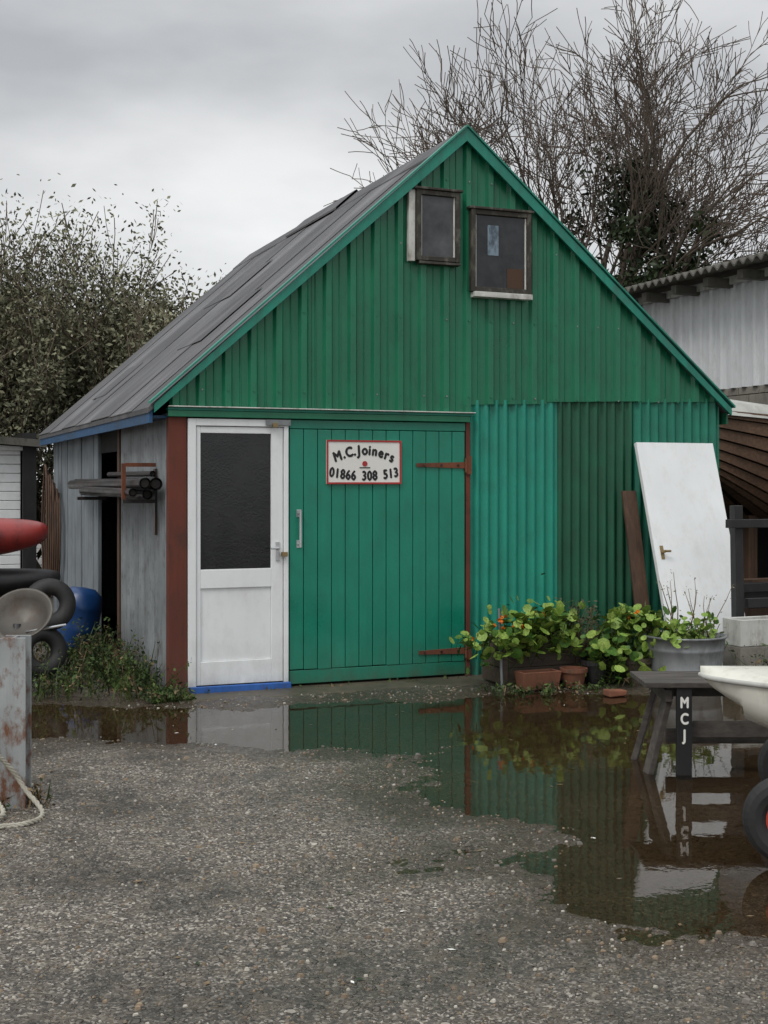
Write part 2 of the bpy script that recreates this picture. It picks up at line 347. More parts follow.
for k in range(210):
    x=U(-2.4,2.6); y=U(-7.3,-1.2); z,s_=gz(x,y)
    zz=(WL+0.003 if z<WL else z+0.006)
    leaves(mb,[(x,y,zz)],U(0.006,0.02),random.choice(['dead','dead','signwhite','weedd','barkd']),flat=6)
mb.build('fallen_leaves')

# ------------------------------------------------------------------ green workshop shed
shed=empty('green_workshop_shed',(2.5,3,0))
W=5.03; LEN=6.2; RX=2.46; RZ=4.51; EZL=2.21; EZR=2.30; XR=5.08
def roofz(x): return EZL+(x+0.11)*(RZ-EZL)/(RX+0.11) if x<RX else RZ-(x-RX)*(RZ-EZR)/(XR-RX)
def trap(x,p=0.205,d=0.032):
    t=(x/p)%1.0
    if t<0.10: return -d*t/0.10
    if t<0.32: return -d
    if t<0.42: return -d*(0.42-t)/0.10
    if 0.68<t<0.73: return -0.008
    return 0
def corr(x,p=0.088,d=0.016): return d*math.cos(2*math.pi*x/p)
mb=MB()
segs=[(0,1.14),(1.14,2.13),(2.13,2.52),(2.52,3.25),(3.25,4.2),(4.2,W)]
for i,(a_,b_) in enumerate(segs):
    q=[a_+(b_-a_)*k/220 for k in range(221)]; dz=[0,0.004,-0.003,-0.008,0.010,0][i]; g_=(lambda x:2.176) if i<3 else (lambda x:2.19+.03*x)
    mb.sheet(q,lambda x:g_(x)+dz,lambda x:roofz(x)-0.03,lambda x:trap(x),'gable',3,base=-0.026-0.005*([0,1,0,0,1,0][i]))
mb.build('gable_cladding',shed)
mb=MB()
for zz in (2.32,2.95,3.55,4.10):
    for k in range(25):
        x=0.043+k*0.205
        if x<W and roofz(x)-0.15>zz and not(1.95<x<3.15 and 3.1<zz<4.05): mb.cyl((x,-0.055,zz),(x,-0.066,zz),0.007,'galv' if R()<.4 else 'gable',8)
mb.build('cladding_screws',shed)
mb=MB()
for a_,b_,mt,off in((2.52,3.36,'teal',-0.020),(3.34,4.13,'dkgreen',-0.012),(4.11,W,'mid',-0.018)):
    n=int((b_-a_)/0.0055); q=[a_+(b_-a_)*k/n for k in range(n+1)]
    mb.sheet(q,lambda x:-0.02,lambda x:2.22+.03*x,corr,mt,2,base=off)
mb.build('wall_sheets',shed,0,True)
mb=MB()
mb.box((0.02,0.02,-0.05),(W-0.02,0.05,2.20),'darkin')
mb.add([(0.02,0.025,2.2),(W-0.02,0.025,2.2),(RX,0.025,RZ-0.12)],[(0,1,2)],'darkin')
mb.add([(0.02,LEN,-.05),(W,LEN,-.05),(W,LEN,2.2),(RX,LEN,RZ-.06),(0.02,LEN,2.2)],[(0,1,2,3,4)],'greywood')
mb.box((W-0.03,0.051,-0.05),(W,LEN-.01,2.22),'dkgreen')
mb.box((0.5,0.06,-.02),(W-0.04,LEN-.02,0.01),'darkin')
mb.build('wall_core',shed)
ov=0.09
def slab(x0,z0,x1,z1,y0,y1,t,mat,mb):
    mb.add([(x0,y0,z0),(x1,y0,z1),(x1,y1,z1),(x0,y1,z0),(x0,y0,z0-t),(x1,y0,z1-t),(x1,y1,z1-t),(x0,y1,z0-t)],[(0,1,2,3),(7,6,5,4),(0,4,5,1),(3,2,6,7),(0,3,7,4),(1,5,6,2)],mat)
mb=MB()
slab(-0.17,EZL-0.035,RX,RZ,-ov,LEN+.1,0.04,'felt',mb)
slab(RX+.001,RZ,XR+.03,EZR-.03,-ov,LEN+.1,0.04,'felt',mb)
ls=(RZ-EZL)/(RX+0.11)
y=0.55; k=0
while y<LEN:
    w=U(0.85,1.05); o=0.006+0.009*(k%2); ft='felt2' if k%2==0 else 'felt'
    slab(-0.175,EZL-0.04+o+.004,RX,RZ+o+0.004,y,min(y+w+0.04,LEN+.11),0.006,ft,mb)
    slab(RX+.001,RZ+o+.004,XR+.035,EZR-.035+o+.004,y,min(y+w+0.04,LEN+.11),0.006,ft,mb); y+=w; k+=1
# repair patches
for x0,x1,y0,y1 in((.55,1.1,1.2,2.1),(1.3,1.75,3.0,4.1),(.2,.6,3.9,4.7)):
    z0=EZL-0.035+(x0+.17)*(RZ-EZL+.035)/(RX+.17)+.027; z1=EZL-0.035+(x1+.17)*(RZ-EZL+.035)/(RX+.17)+.027
    slab(x0,z0,x1,z1,y0,y1,.005,'felt' ,mb)
for y0,y1,o in((-ov,2.5,0.026),(2.45,4.1,0.055),(4.05,LEN+.12,0.03)):
    for sgn in(-1,1):
        sl=ls if sgn<0 else (RZ-EZR)/(XR-RX)
        xe=RX+sgn*0.22; mb.add([(RX,y0,RZ+o),(RX,y1,RZ+o),(xe,y1,RZ+o-0.22*sl),(xe,y0,RZ+o-0.22*sl),(xe,y1,RZ+o-0.22*sl-.02),(xe,y0,RZ+o-0.22*sl-.02)],[(0,1,2,3),(3,2,4,5)],'felt')
mb.build('roof',shed)
mb=MB()
for xa,za,xb,zb_ in((-0.13,EZL-0.04,RX,RZ-0.02),(XR+.01,EZR-0.05,RX,RZ-0.02)):
    d=0.085
    mb.add([(xa,-ov-.025,za+.03),(xb,-ov-.025,zb_+.045),(xb,-ov-.025,zb_-d+.02),(xa,-ov-.025,za-d*.75+.03),(xa,-ov-.002,za+.03),(xb,-ov-.002,zb_+.045),(xb,-ov-.002,zb_-d+.02),(xa,-ov-.002,za-d*.75+.03)],[(0,1,2,3),(4,7,6,5),(0,4,5,1),(3,2,6,7),(0,3,7,4)],'trim')
    slab(xa-(.03 if xa<0 else -.03),za+.052,xb,zb_+.066,-ov-.04,-ov+.05,0.018,'trim',mb)
mb.build('barge_boards',shed)
mb=MB()
mb.box((-0.16,-0.07,2.06),(-0.135,LEN+.08,2.175),'bluefascia')
mb.box((-0.13,0.0,2.10),(0.0,LEN,2.12),'bluefascia')
mb.box((XR-.01,-0.06,2.14),(XR+.01,LEN+.08,2.24),'dkgreen')
mb.build('eaves_fascia',shed)
mb=MB()
mb.box((-0.02,-0.085,2.160),(2.54,-0.008,2.180),'trim'); mb.box((-0.02,-0.085,2.11),(2.50,-0.06,2.158),'gable')
mb.box((-0.02,-0.115,2.182),(2.54,-0.063,2.191),'whitedirty')
mb.build('door_head_flashing',shed,0.003)
mb=MB()
q=[0.02+k*0.0125 for k in range(int(1.9/0.0125))]
mb.sheet(q,lambda x:-.03,lambda x:2.14,lambda x:0.012*math.cos(2*math.pi*x/0.1),'greytin',1,plane='Y',base=0.0)
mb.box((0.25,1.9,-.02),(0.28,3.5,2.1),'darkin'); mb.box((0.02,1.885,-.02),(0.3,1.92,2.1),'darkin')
mb.box((-0.02,1.9,-.02),(0.04,2.0,2.12),'brownwood')
y=3.1
while y<LEN-.05:
    w=U(0.13,0.16); mb.box((U(-.012,.0),y,-.03),(0.03,min(y+w-.008,LEN),2.13),'greywood',0.002); y+=w
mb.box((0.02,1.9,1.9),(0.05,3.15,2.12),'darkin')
mb.build('side_wall',shed)
mb=MB(); mb.box((-0.015,-0.055,-0.03),(0.132,0.015,2.11),'red',0.004); mb.build('corner_post',shed,0.006)
wd=MB()
wd.box((0.138,-0.065,0.0),(0.20,-0.01,2.10),'white'); wd.box((0.90,-0.065,0.0),(0.937,-0.01,2.10),'white'); wd.box((0.20,-0.063,2.045),(0.90,-0.01,2.10),'white')
wd.box((0.205,-0.05,0.06),(0.238,-0.012,2.04),'white')
wd.box((0.80,-0.05,0.06),(0.895,-0.012,2.04),'white'); wd.box((0.238,-0.05,1.99),(0.80,-0.012,2.04),'white')
wd.box((0.238,-0.05,0.80),(0.80,-0.012,0.945),'white'); wd.box((0.238,-0.05,0.06),(0.80,-0.012,0.24),'white')
wd.box((0.238,-0.035,0.24),(0.80,-0.012,0.80),'white')
wd.build('white_door',shed,0.004)
mb=MB(); mb.box((0.238,-0.028,0.945),(0.80,-0.014,1.99),'glasst'); mb.build('door_glass',shed)
mb=MB(); mb.box((0.14,-0.10,0.0),(0.95,-0.066,0.055),'blue',0.003); mb.build('door_sill_board',shed,0.004)
mb=MB()
mb.box((0.75,-0.082,2.055),(0.95,-0.067,2.10),'galv'); mb.box((0.80,-0.095,2.04),(0.84,-0.083,2.075),'brass')
mb.box((0.835,-0.06,1.0),(0.865,-0.051,1.15),'steel'); mb.cyl((0.85,-0.06,1.10),(0.85,-0.095,1.10),0.012,'steel'); mb.cyl((0.85,-0.095,1.10),(0.785,-0.095,1.10),0.008,'steel')
mb.box((0.875,-0.10,1.035),(0.92,-0.066,1.07),'brass')
mb.build('door_lock_and_hasp',shed,0.002)
mb=MB()
x=0.95
while x<2.47:
    w=0.117; mb.box((x,-0.05+U(-.003,.002),0.14+U(-.004,.004)),(min(x+w-0.005,2.475),-0.012,2.03),'door'); x+=w
mb.box((0.95,-0.047,0.03),(2.475,-0.012,0.135),'door'); mb.box((0.95,-0.047,2.035),(2.475,-0.012,2.105),'door')
mb.build('green_plank_door',shed,0.004)
mb=MB(); mb.box((2.478,-0.055,0.0),(2.518,-0.005,2.11),'red')
mb.box((0.942,-0.02,0),(0.952,-0.01,2.1),'darkin'); mb.build('door_jamb',shed,0.004)
mb=MB()
for z,xa in((1.755,2.03),(0.225,2.05)):
    mb.add([(xa,-0.062,z-.014),(2.47,-0.062,z-.026),(2.47,-0.062,z+.026),(xa,-0.062,z+.014),(xa,-0.051,z-.014),(2.47,-0.051,z-.026),(2.47,-0.051,z+.026),(xa,-0.051,z+.014)],[(0,1,2,3),(4,7,6,5),(0,4,5,1),(2,6,7,3),(0,3,7,4),(1,5,6,2)],'rust')
    mb.box((2.476,-0.070,z-.075),(2.520,-0.056,z+.075),'rust'); mb.cyl((2.473,-0.068,z-.06),(2.473,-0.068,z+.06),0.011,'rust')
    for bx in(2.1,2.25,2.4): mb.cyl((bx,-0.062,z),(bx,-0.07,z),0.009,'pipe',8)
mb.build('strap_hinges',shed)
mb=MB()
mb.box((1.005,-0.056,1.34),(1.045,-0.051,1.40),'steel'); mb.box((1.005,-0.056,1.10),(1.045,-0.051,1.16),'steel')
mb.cyl((1.025,-0.056,1.37),(1.025,-0.095,1.37),0.008,'steel'); mb.cyl((1.025,-0.056,1.13),(1.025,-0.095,1.13),0.008,'steel'); mb.cyl((1.025,-0.095,1.11),(1.025,-0.095,1.39),0.010,'steel')
mb.build('pull_handle',shed)
mb=MB()
n=60; vs=[];fs=[]
for i in range(n+1):
    x=0.0+2.7*i/n; fy=-0.42+0.09*noise.noise((x*2,0,0))+.03*noise.noise((x*9,0,3))
    for (yy,zz) in((0.0,0.012),(-0.12,0.010),(fy+.06,0.004+0.006*noise.noise((x*5,1,1))),(fy,-0.02)): vs.append((x,yy,zz))
for i in range(n):
    for j in range(3): a_=i*4+j; fs.append((a_,a_+1,a_+5,a_+4))
mb.add(vs,fs,'concrete'); mb.build('concrete_step',shed)
def window(name,x0,x1,z0,z1,glass):
    e=shed; mb=MB(); f=0.04; y0=-0.115; y1=-0.045
    mb.box((x0,y0,z0),(x0+f,y1,z1),'frame',.003); mb.box((x1-f,y0,z0),(x1,y1,z1),'frame',.003)
    mb.box((x0+f,y0+.004,z1-f),(x1-f,y1,z1),'frame',.003); mb.box((x0+f,y0+.004,z0),(x1-f,y1,z0+f),'frame',.003)
    mb.box((x0-.02,y0-.012,z1+.002),(x1+.02,y1,z1+.022),'frame')
    mb.box((x0+f+.001,y0+.02,z0+f),(x0+f+.014,y1,z1-f),'whitedirty'); mb.box((x1-f-.014,y0+.02,z0+f),(x1-f-.001,y1,z1-f),'whitedirty')
    mb.build(name+'_frame',e,.004)
    mb=MB(); mb.box((x0+f+.015,-.085,z0+f),(x1-f-.015,-.07,z1-f),glass); mb.build(name+'_glass',e)
window('small_window',2.01,2.40,3.415,3.99,'glassrefl'); window('large_window',2.50,3.06,3.19,3.87,'glass')
mb=MB(); mb.box((1.95,-.09,3.41),(2.005,-.045,3.99),'whitedirty',.003); mb.box((2.03,-.12,3.388),(2.40,-.05,3.41),'frame',.003)
mb.box((2.52,-.135,3.145),(3.06,-.05,3.187),'whitedirty',.003)
mb.build('window_sills',shed,.003)
mb=MB(); mb.box((2.66,-.0885,3.50),(2.76,-.0865,3.75),'paperblue'); mb.box((2.84,-.0885,3.235),(2.99,-.0865,3.40),'boxbrown'); mb.build('window_posters',shed)
mb=MB()
for i,(x,z,y0,y1,r) in enumerate(((-.09,1.60,.02,3.9,.045),(-.19,1.605,-.06,3.6,.040),(-.14,1.52,.10,3.2,.036),(-.24,1.535,.15,2.6,.03),(-.055,1.68,.3,2.2,.022))):
    mb.cyl((x,y0,z),(x,y1,z+U(-.02,.02)),r,'pipe',18,cap=False); mb.cyl((x,y0+.01,z),(x,y1,z),r*.8,'darkin',18); mb.cyl((x,y0,z),(x,y0+.05,z),r*1.12,'pipe',18,cap=False)
for yy in(0.35,2.6):
    mb.box((-0.28,yy,1.45),(0.0,yy+.04,1.48),'pipe')
mb.box((-0.285,.35,1.482),(-0.255,.38,1.76),'rust'); mb.box((-0.255,.35,1.735),(-.02,.38,1.765),'rust')
mb.box((-0.03,0.34,1.2),(-0.012,0.40,1.72),'pipe')
mb.build('pipe_rack')

# ------------------------------------------------------------------ sign
sign=empty('workshop_sign',(1.57,-.07,1.6))
mb=MB(); mb.box((1.25,-.066,1.60),(1.89,-.0525,1.95),'signwhite')
mb.build('sign_board',sign,.002)
mb=MB()
for a_,b_ in(((1.25,-.071,1.936),(1.89,-.0665,1.95)),((1.25,-.071,1.60),(1.89,-.0665,1.614)),((1.25,-.071,1.614),(1.264,-.0665,1.936)),((1.876,-.071,1.614),(1.89,-.0665,1.936))): mb.box(a_,b_,'signred')
mb.build('sign_border',sign)
s="M.C.Joiners"; ws=[1.15,.42,.95,.42,.7,.8,.45,.85,.8,.65,.75]; tot=sum(ws); acc=0
for ch,w in zip(s,ws):
    u=(acc+w/2)/tot*2-1; acc+=w
    text(ch,(1.57+u*0.265,-.0675,1.868-0.070*u*u),0.108,'letter',sign,bold=.0055,roll=-u*0.38,xs=.85)
s="01866 308 513"; n=len(s)
for i,ch in enumerate(s):
    u=i/(n-1)*2-1
    if ch!=' ': text(ch,(1.57+u*0.275,-.0675,1.662+0.028*u*u),0.104,'letter',sign,bold=.0050,roll=u*0.12,xs=.78)
mb=MB(); mb.cyl((1.575,-.0665,1.762),(1.575,-.0695,1.762),.022,'signred',20); mb.box((1.53,-.0695,1.727),(1.62,-.0665,1.735),'letter'); mb.build('painted_mark',sign)

# ------------------------------------------------------------------ things by the right wall
def leanboard(x0,x1,h,yb,yt,th,mat,zb=0.02):
    mb=MB(); a_=Vector((0,yb,zb)); L=math.sqrt(h*h-(yb-yt)**2)
    d=Vector((0,yt-yb,L)).normalized(); nn=Vector((0,-d.z,d.y))
    vs=[]
    for x in(x0,x1):
        for t in(0,h):
            for s_ in(0,1): p=a_+d*t+nn*th*s_; vs.append((x,p.y,p.z))
    mb.add(vs,[(0,1,3,2),(4,6,7,5),(0,4,5,1),(2,3,7,6),(0,2,6,4),(1,5,7,3)],mat)
    return mb,a_,d,nn
mb,a_,d,nn=leanboard(4.09,4.89,2.02,-.66,-.07,.04,'white')
p=a_+d*1.03+nn*.04
mb.cyl((4.16,p.y,p.z),(4.16,p.y+nn.y*.05,p.z+nn.z*.05),.012,'brass'); mb.cyl((4.16,p.y+nn.y*.05,p.z+nn.z*.05),(4.215,p.y+nn.y*.05,p.z+nn.z*.05),.010,'brass')
q=a_+d*0.97+nn*.0425; mb.beam((4.16,q.y,q.z),(4.16,(a_+d*1.09+nn*.0425).y,(a_+d*1.09+nn*.0425).z),.035,.004,'brass',up=nn)
mb.build('leaning_white_door',None,.003)
mb,_,_,_=leanboard(3.94,4.08,1.55,-.42,-.10,.025,'brownwood'); mb.build('leaning_brown_board',None,.003)
mb=MB()
mb.beam((4.66,-.78,0),(4.64,-.77,1.42),.075,.08,'black'); mb.beam((4.50,-.84,1.27),(6.0,-.86,1.27),.06,.07,'black'); mb.beam((5.75,-.78,0),(5.75,-.78,1.42),.09,.09,'black'); mb.beam((5.30,-.80,0),(5.20,-.78,1.22),.06,.06,'black'); mb.beam((4.72,-.80,.60),(6.0,-.80,.60),.05,.08,'black')
mb.build('black_timber_frame',None,.004)
mb=MB()
x0,x1,y0,y1=4.42,5.35,-1.12,-.88
mb.box((x0,y0,0),(x1,y1,.28),'block'); mb.box((x0,y0,.283),(x1,y0+.03,.50),'whitedirty'); mb.box((x0,y1-.03,.283),(x1,y1,.50),'whitedirty'); mb.box((x0,y0+.03,.283),(x0+.03,y1-.03,.50),'whitedirty'); mb.box((x1-.03,y0+.03,.283),(x1,y1-.03,.50),'whitedirty'); mb.box((x0+.03,y0+.03,.29),(x1-.03,y1-.03,.42),'soil')
mb.build('white_crate',None,.006)
mb=MB(); c=(3.93,-1.05,0)
mb.revolve(c,[(0,.0),(.27,0),(.275,.02),(.285,.12),(.292,.13),(.288,.14),(.305,.28),(.312,.29),(.308,.30),(.318,.38),(.332,.385),(.332,.40),(.315,.40),(.305,.34),(0,.33)],'galv',40)
mb.build('galvanised_tub',None,0,True)
mb=MB()
x0,x1,y0,y1,h=2.52,3.22,-.62,-.27,.40
for k in range(3):
    z0=.02+k*.13
    mb.box((x0,y0,z0),(x1,y0+.025,z0+.122),'troughwood',.003); mb.box((x0,y1-.025,z0),(x1,y1,z0+.122),'troughwood',.003)
    mb.box((x0,y0+.027,z0),(x0+.025,y1-.027,z0+.122),'troughwood',.002); mb.box((x1-.025,y0+.027,z0),(x1,y1-.027,z0+.122),'troughwood',.002)
for x in(x0-.01,x1-.04): mb.box((x,y0-.025,0),(x+.05,y0-.002,.41),'troughwood')
mb.box((x0+.027,y0+.03,.03),(x1-.027,y1-.03,.36),'soil')
mb.build('wooden_planter',None,.003)
mb=MB(); mb.cyl((2.50,-.66,0),(2.495,-.62,.62),.012,'galv',8); mb.build('thin_metal_stake')
mb=MB()
def trough(cx,cy,w,dp,h):
    a_=[(cx-w/2+.02,cy-dp/2+.02),(cx+w/2-.02,cy-dp/2+.02),(cx+w/2-.02,cy+dp/2-.02),(cx-w/2+.02,cy+dp/2-.02)]
    b_=[(cx-w/2,cy-dp/2),(cx+w/2,cy-dp/2),(cx+w/2,cy+dp/2),(cx-w/2,cy+dp/2)]
    mb.add([(*p,0) for p in a_]+[(*p,h) for p in b_]+[(*p,h) for p in a_]+[(*p,h-.03) for p in a_],[(3,2,1,0)]+[(i,(i+1)%4,4+(i+1)%4,4+i) for i in range(4)]+[(4+i,4+(i+1)%4,8+(i+1)%4,8+i) for i in range(4)]+[(8+i,8+(i+1)%4,12+(i+1)%4,12+i) for i in range(4)],'terra')
    mb.add([(*p,h-.025) for p in a_],[(0,1,2,3)],'soil')
trough(2.74,-.80,.34,.16,.14); mb.build('terracotta_trough',None,.004)
def pot(c,r,h,mat,name):
    mb=MB(); mb.revolve(c,[(0,0),(r*.7,0),(r*.93,h*.8),(r*1.05,h*.8),(r*1.05,h),(r*.92,h),(r*.88,h*.85),(0,h*.84)],mat,24); mb.build(name,None,0,False)
pot((3.05,-.82,0),.105,.15,'terra','terracotta_pot'); pot((3.48,-.62,0),.17,.30,'black','plastic_plant_pot'); pot((3.26,-.78,0),.11,.2,'black','plastic_plant_pot')
pot((3.60,-.90,0),.13,.22,'troughwood','plastic_plant_pot')
mb=MB(); mb.box((3.08,-1.30,-.01),(3.24,-1.2,.035),'terra',.008); mb.build('broken_brick',None,.008)
def nasturtium(name,cx,cy,cz,rx,ry,rz,n,fl=14,sz=.040):
    mb=MB(); lines=[]
    cl=[(cx+U(-1,1)*rx*.85,cy+U(-1,1)*ry*.7,cz+U(-.8,.8)*rz*.75,U(.07,.19)) for _ in range(15)]
    for k in range(n):
        a_=random.choice(cl); v=Vector((random.gauss(0,1),random.gauss(0,1),random.gauss(0,.8)))*a_[3]*.66
        p=Vector(a_[:3])+v; p.z=max(p.z,.03)
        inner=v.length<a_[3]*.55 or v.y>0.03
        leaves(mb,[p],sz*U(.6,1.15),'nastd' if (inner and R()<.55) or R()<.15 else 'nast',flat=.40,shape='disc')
        if k%4==0: lines.append(([p-Vector((0,0,.002)),p+Vector((U(-.03,.03),.05,-.10)),Vector((cx+U(-1,1)*rx*.4,cy+.05,max(.03,cz-rz)))],[.003,.003,.004]))
    for k in range(fl):
        a_=random.choice(cl); p=Vector(a_[:3])+Vector((U(-1,1),-U(.3,1),U(.2,1)))*a_[3]*.9
        for j in range(4): leaves(mb,[p+Vector((U(-.01,.01),U(-.01,.01),U(-.01,.01)))],.014,'orange',shape='disc')
    e=empty(name,(cx,cy,0)); mb.build('foliage',e); curve('stems',lines,'weed',e)
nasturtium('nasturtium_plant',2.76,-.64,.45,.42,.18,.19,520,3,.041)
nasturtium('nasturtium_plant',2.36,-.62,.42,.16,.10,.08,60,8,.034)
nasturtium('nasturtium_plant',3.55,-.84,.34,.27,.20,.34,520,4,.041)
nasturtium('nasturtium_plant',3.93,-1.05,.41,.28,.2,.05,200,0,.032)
lines=[]
for k in range(12):
    p=Vector((4.0+U(-.2,.22),-1.05+U(-.1,.1),.34)); pts=[p]; d=Vector((U(-.3,.4),U(-.1,.1),1)).normalized()
    for j in range(4): d=(d+Vector((U(-.25,.25),U(-.2,.2),.1))).normalized(); pts.append(pts[-1]+d*U(.07,.17))
    lines.append((pts,[.006,.005,.004,.003,.002]))
e=empty('potted_shrub',(4.02,-1.02,.36)); curve('stems',lines,'dead',e)
mb=MB(); leaves(mb,[l[0][j]+Vector((U(-.03,.03),U(-.03,.03),U(-.02,.02))) for l in lines for j in(1,2,3,4) for _ in range(2)],.012,'olive'); mb.build('leaves',e)
lines=[];pts2=[]
for k in range(60):
    p=Vector((3.22+U(-.12,.12),-.58,.15)); d=Vector((U(-.6,.6),U(-.5,.1),1)).normalized(); pts=[p]
    for j in range(4): d=(d+Vector((U(-.3,.3),U(-.2,.2),0))).normalized(); pts.append(pts[-1]+d*U(.07,.15)); pts2+=[pts[-1]+Vector((U(-.04,.04),U(-.04,.04),U(-.03,.03))) for _ in range(4)]
    lines.append((pts,[.004]*3+[.002]*2))
e=empty('dry_herb_shrub',(3.28,-.5,.2)); curve('stems',lines,'dead',e); mb=MB(); leaves(mb,pts2,.016,'olived'); mb.build('leaves',e)
def weeds(name,sampler,n,hmin,hmax,leafy=4,mats=('weed','weedd','dead')):
    mb=MB()
    for k in range(n):
        x,y,hh=sampler(); h=U(hmin,hmax)*hh; p=Vector((x,y,-.005)); d=Vector((U(-.5,.5),U(-.5,.3),1)).normalized(); mt=random.choices(mats,(5,4,1.6))[0]
        w=U(.003,.006); sd_=Vector((U(-1,1),U(-1,1),0)).normalized()*w; q=p; prev=[p-sd_,p+sd_]
        for j in range(3):
            d=(d+Vector((U(-.3,.3),U(-.3,.2),-.15*j))).normalized(); q=q+d*h/3; ww=sd_*(1-j/2.6)
            cur=[q-ww,q+ww]; mb.add([prev[0],prev[1],cur[1],cur[0]],[(0,1,2,3)],mt); prev=cur
            for _ in range(random.randint(0,leafy)): leaves(mb,[q+Vector((U(-.03,.03),U(-.03,.03),U(-.03,.02)))],U(.010,.026),mt,flat=.3)
    return mb.build(name)
weeds('weeds',lambda:(random.choice([U(-.35,.0),-.1-abs(random.gauss(0,.28))]),*(lambda y:(y,U(.4,1)*(1-.1*abs(y-.8))))(U(-.15,3.4))),1000,.12,.50)
weeds('weeds',lambda:(U(-.22,.10),U(-.34,-.10),.4),170,.08,.25)
weeds('weeds',lambda:(U(-2.2,-.5),U(.0,1.4),U(.4,.9)),420,.15,.55)
weeds('weeds',lambda:(U(4.3,6.8),U(-1.75,-1.25),.55),620,.15,.7)
weeds('grass_tufts',lambda:(U(2.3,4.3),-.95+U(-.14,.3),.3),190,.06,.3)
weeds('grass_tufts',lambda:(random.choice([U(.05,2.5)]),-.14+abs(random.gauss(0,.03)),.22),60,.05,.2,1)

# ------------------------------------------------------------------ low trestle bench with letters
b=empty('trestle_bench',(2.5,-3.6,0))
Rv=Vector((.9272,-.3746,0)); Fv=Vector((.3746,.9272,0)); O=Vector((2.08,-3.62,0))
def C(l,f,z): return O+Rv*l+Fv*f+Vector((0,0,z))
mb=MB()
for k in range(4): mb.beam(C(-.20,-.05+.115*k,.485),C(1.05,-.05+.115*k,.485),.105,.03,'benchwood')
mb.build('top_boards',b,.004)
mb=MB()
for l in(-.04,.80):
    mb.beam(C(l-.13*(l<0)+.13*(l>0),-.03,-.02),C(l,.0,.465),.075,.035,'benchwood'); mb.beam(C(l-.13*(l<0)+.13*(l>0),.36,-.02),C(l,.31,.465),.075,.035,'benchwood')
    mb.beam(C(l-.02,-.06,.42),C(l-.02,.40,.42),.04,.07,'benchwood')
mb.beam(C(.0,.02,.22),C(.86,.02,.22),.03,.09,'benchwood'); mb.beam(C(.0,.30,.13),C(.86,.30,.13),.03,.09,'benchwood'); mb.beam(C(.0,.15,.43),C(.86,.15,.43),.03,.09,'benchwood')
mb.build('legs_and_rails',b,.004)
mb=MB(); mb.beam(C(.02,-.075,-.03),C(.02,-.075,.468),.085,.03,'black',up=Fv); mb.build('lettered_leg',b,.003)
for ch,z in(('M',.385),('C',.295),('J',.205)):
    text(ch,C(.02,-.0925,z),.085,'signwhite',b,rotz=-math.atan2(.3746,.9272),bold=.003,xs=.75)

# ------------------------------------------------------------------ dinghy on launching trolley
dg=empty('white_dinghy_on_trolley',(2.6,-5.6,0))
B0=Vector((1.51,-4.63,0)); ax=Vector((.75,-.66,0)).normalized(); sdv=Vector((-ax.y,ax.x,0))
def HB(t): return .60*min(1,(t/0.42)**.55 if t>0 else 0)*(1-.18*max(0,t-.5))
def DP(t): return .06+.30*min(1,(t/.25))**.7
mb=MB(); ns=26; nc=15; vs=[]
for i in range(ns+1):
    t=(i/ns)**1.4; s_=t*2.9
    for j in range(nc):
        a_=math.pi*j/(nc-1); cy=math.cos(a_); sy=math.sin(a_)
        half=HB(t)*(abs(cy)**.75)*(1 if cy>0 else -1); z=.70+.03*t-DP(t)*(sy**.62)
        vs.append(B0+ax*(s_+ (0.10*sy if t<.05 else 0))+sdv*half+Vector((0,0,z)))
fs=[(i*nc+j,(i+1)*nc+j,(i+1)*nc+j+1,i*nc+j+1) for i in range(ns) for j in range(nc-1)]+[tuple(ns*nc+j for j in range(nc))]
mb.add(vs,fs,'hullwhite')
nd=9; vs=[]
for i in range(ns+1):
    t=(i/ns)**1.4
    for j in range(nd):
        u=j/(nd-1)*2-1; z=.706+.03*t+.035*(1-u*u)
        if t>.42 and abs(u)<.72: z-=.22
        vs.append(B0+ax*(t*2.9)+sdv*HB(t)*u*1.02+Vector((0,0,z)))
mb.add(vs,[(i*nd+j,(i+1)*nd+j,(i+1)*nd+j+1,i*nd+j+1) for i in range(ns) for j in range(nd-1)],'hullwhite')
mb.build('hull',dg,0,True)
ln=[]
for s_ in(-1,1):
    ln.append(([B0+ax*(((i/ns)**1.4)*2.9)+sdv*HB((i/ns)**1.4)*1.02*s_+Vector((0,0,.70+.03*(i/ns)**1.4)) for i in range(ns+1)],[.012]*(ns+1)))
curve('rubbing_strake',ln,'tarp',dg,2)
mb=MB()
def W_(l,sd,z): return B0+ax*l+sdv*sd+Vector((0,0,z))
WL_=.42
mb.cyl(W_(WL_,-.55,.18),W_(WL_,.55,.18),.018,'galv'); mb.cyl(W_(.40,0,.24),W_(2.6,0,.24),.025,'galv'); mb.cyl(W_(WL_,-.25,.18),W_(WL_,-.25,.45),.018,'galv'); mb.cyl(W_(WL_,.25,.18),W_(WL_,.25,.45),.018,'galv'); mb.cyl(W_(.5,-.28,.40),W_(.5,.28,.40),.03,'rubber'); mb.cyl(W_(2.5,0,.0),W_(2.5,0,.36),.03,'galv'); mb.cyl(W_(2.5,-.3,.36),W_(2.5,.3,.36),.03,'rubber')
mb.build('trolley_frame',dg)
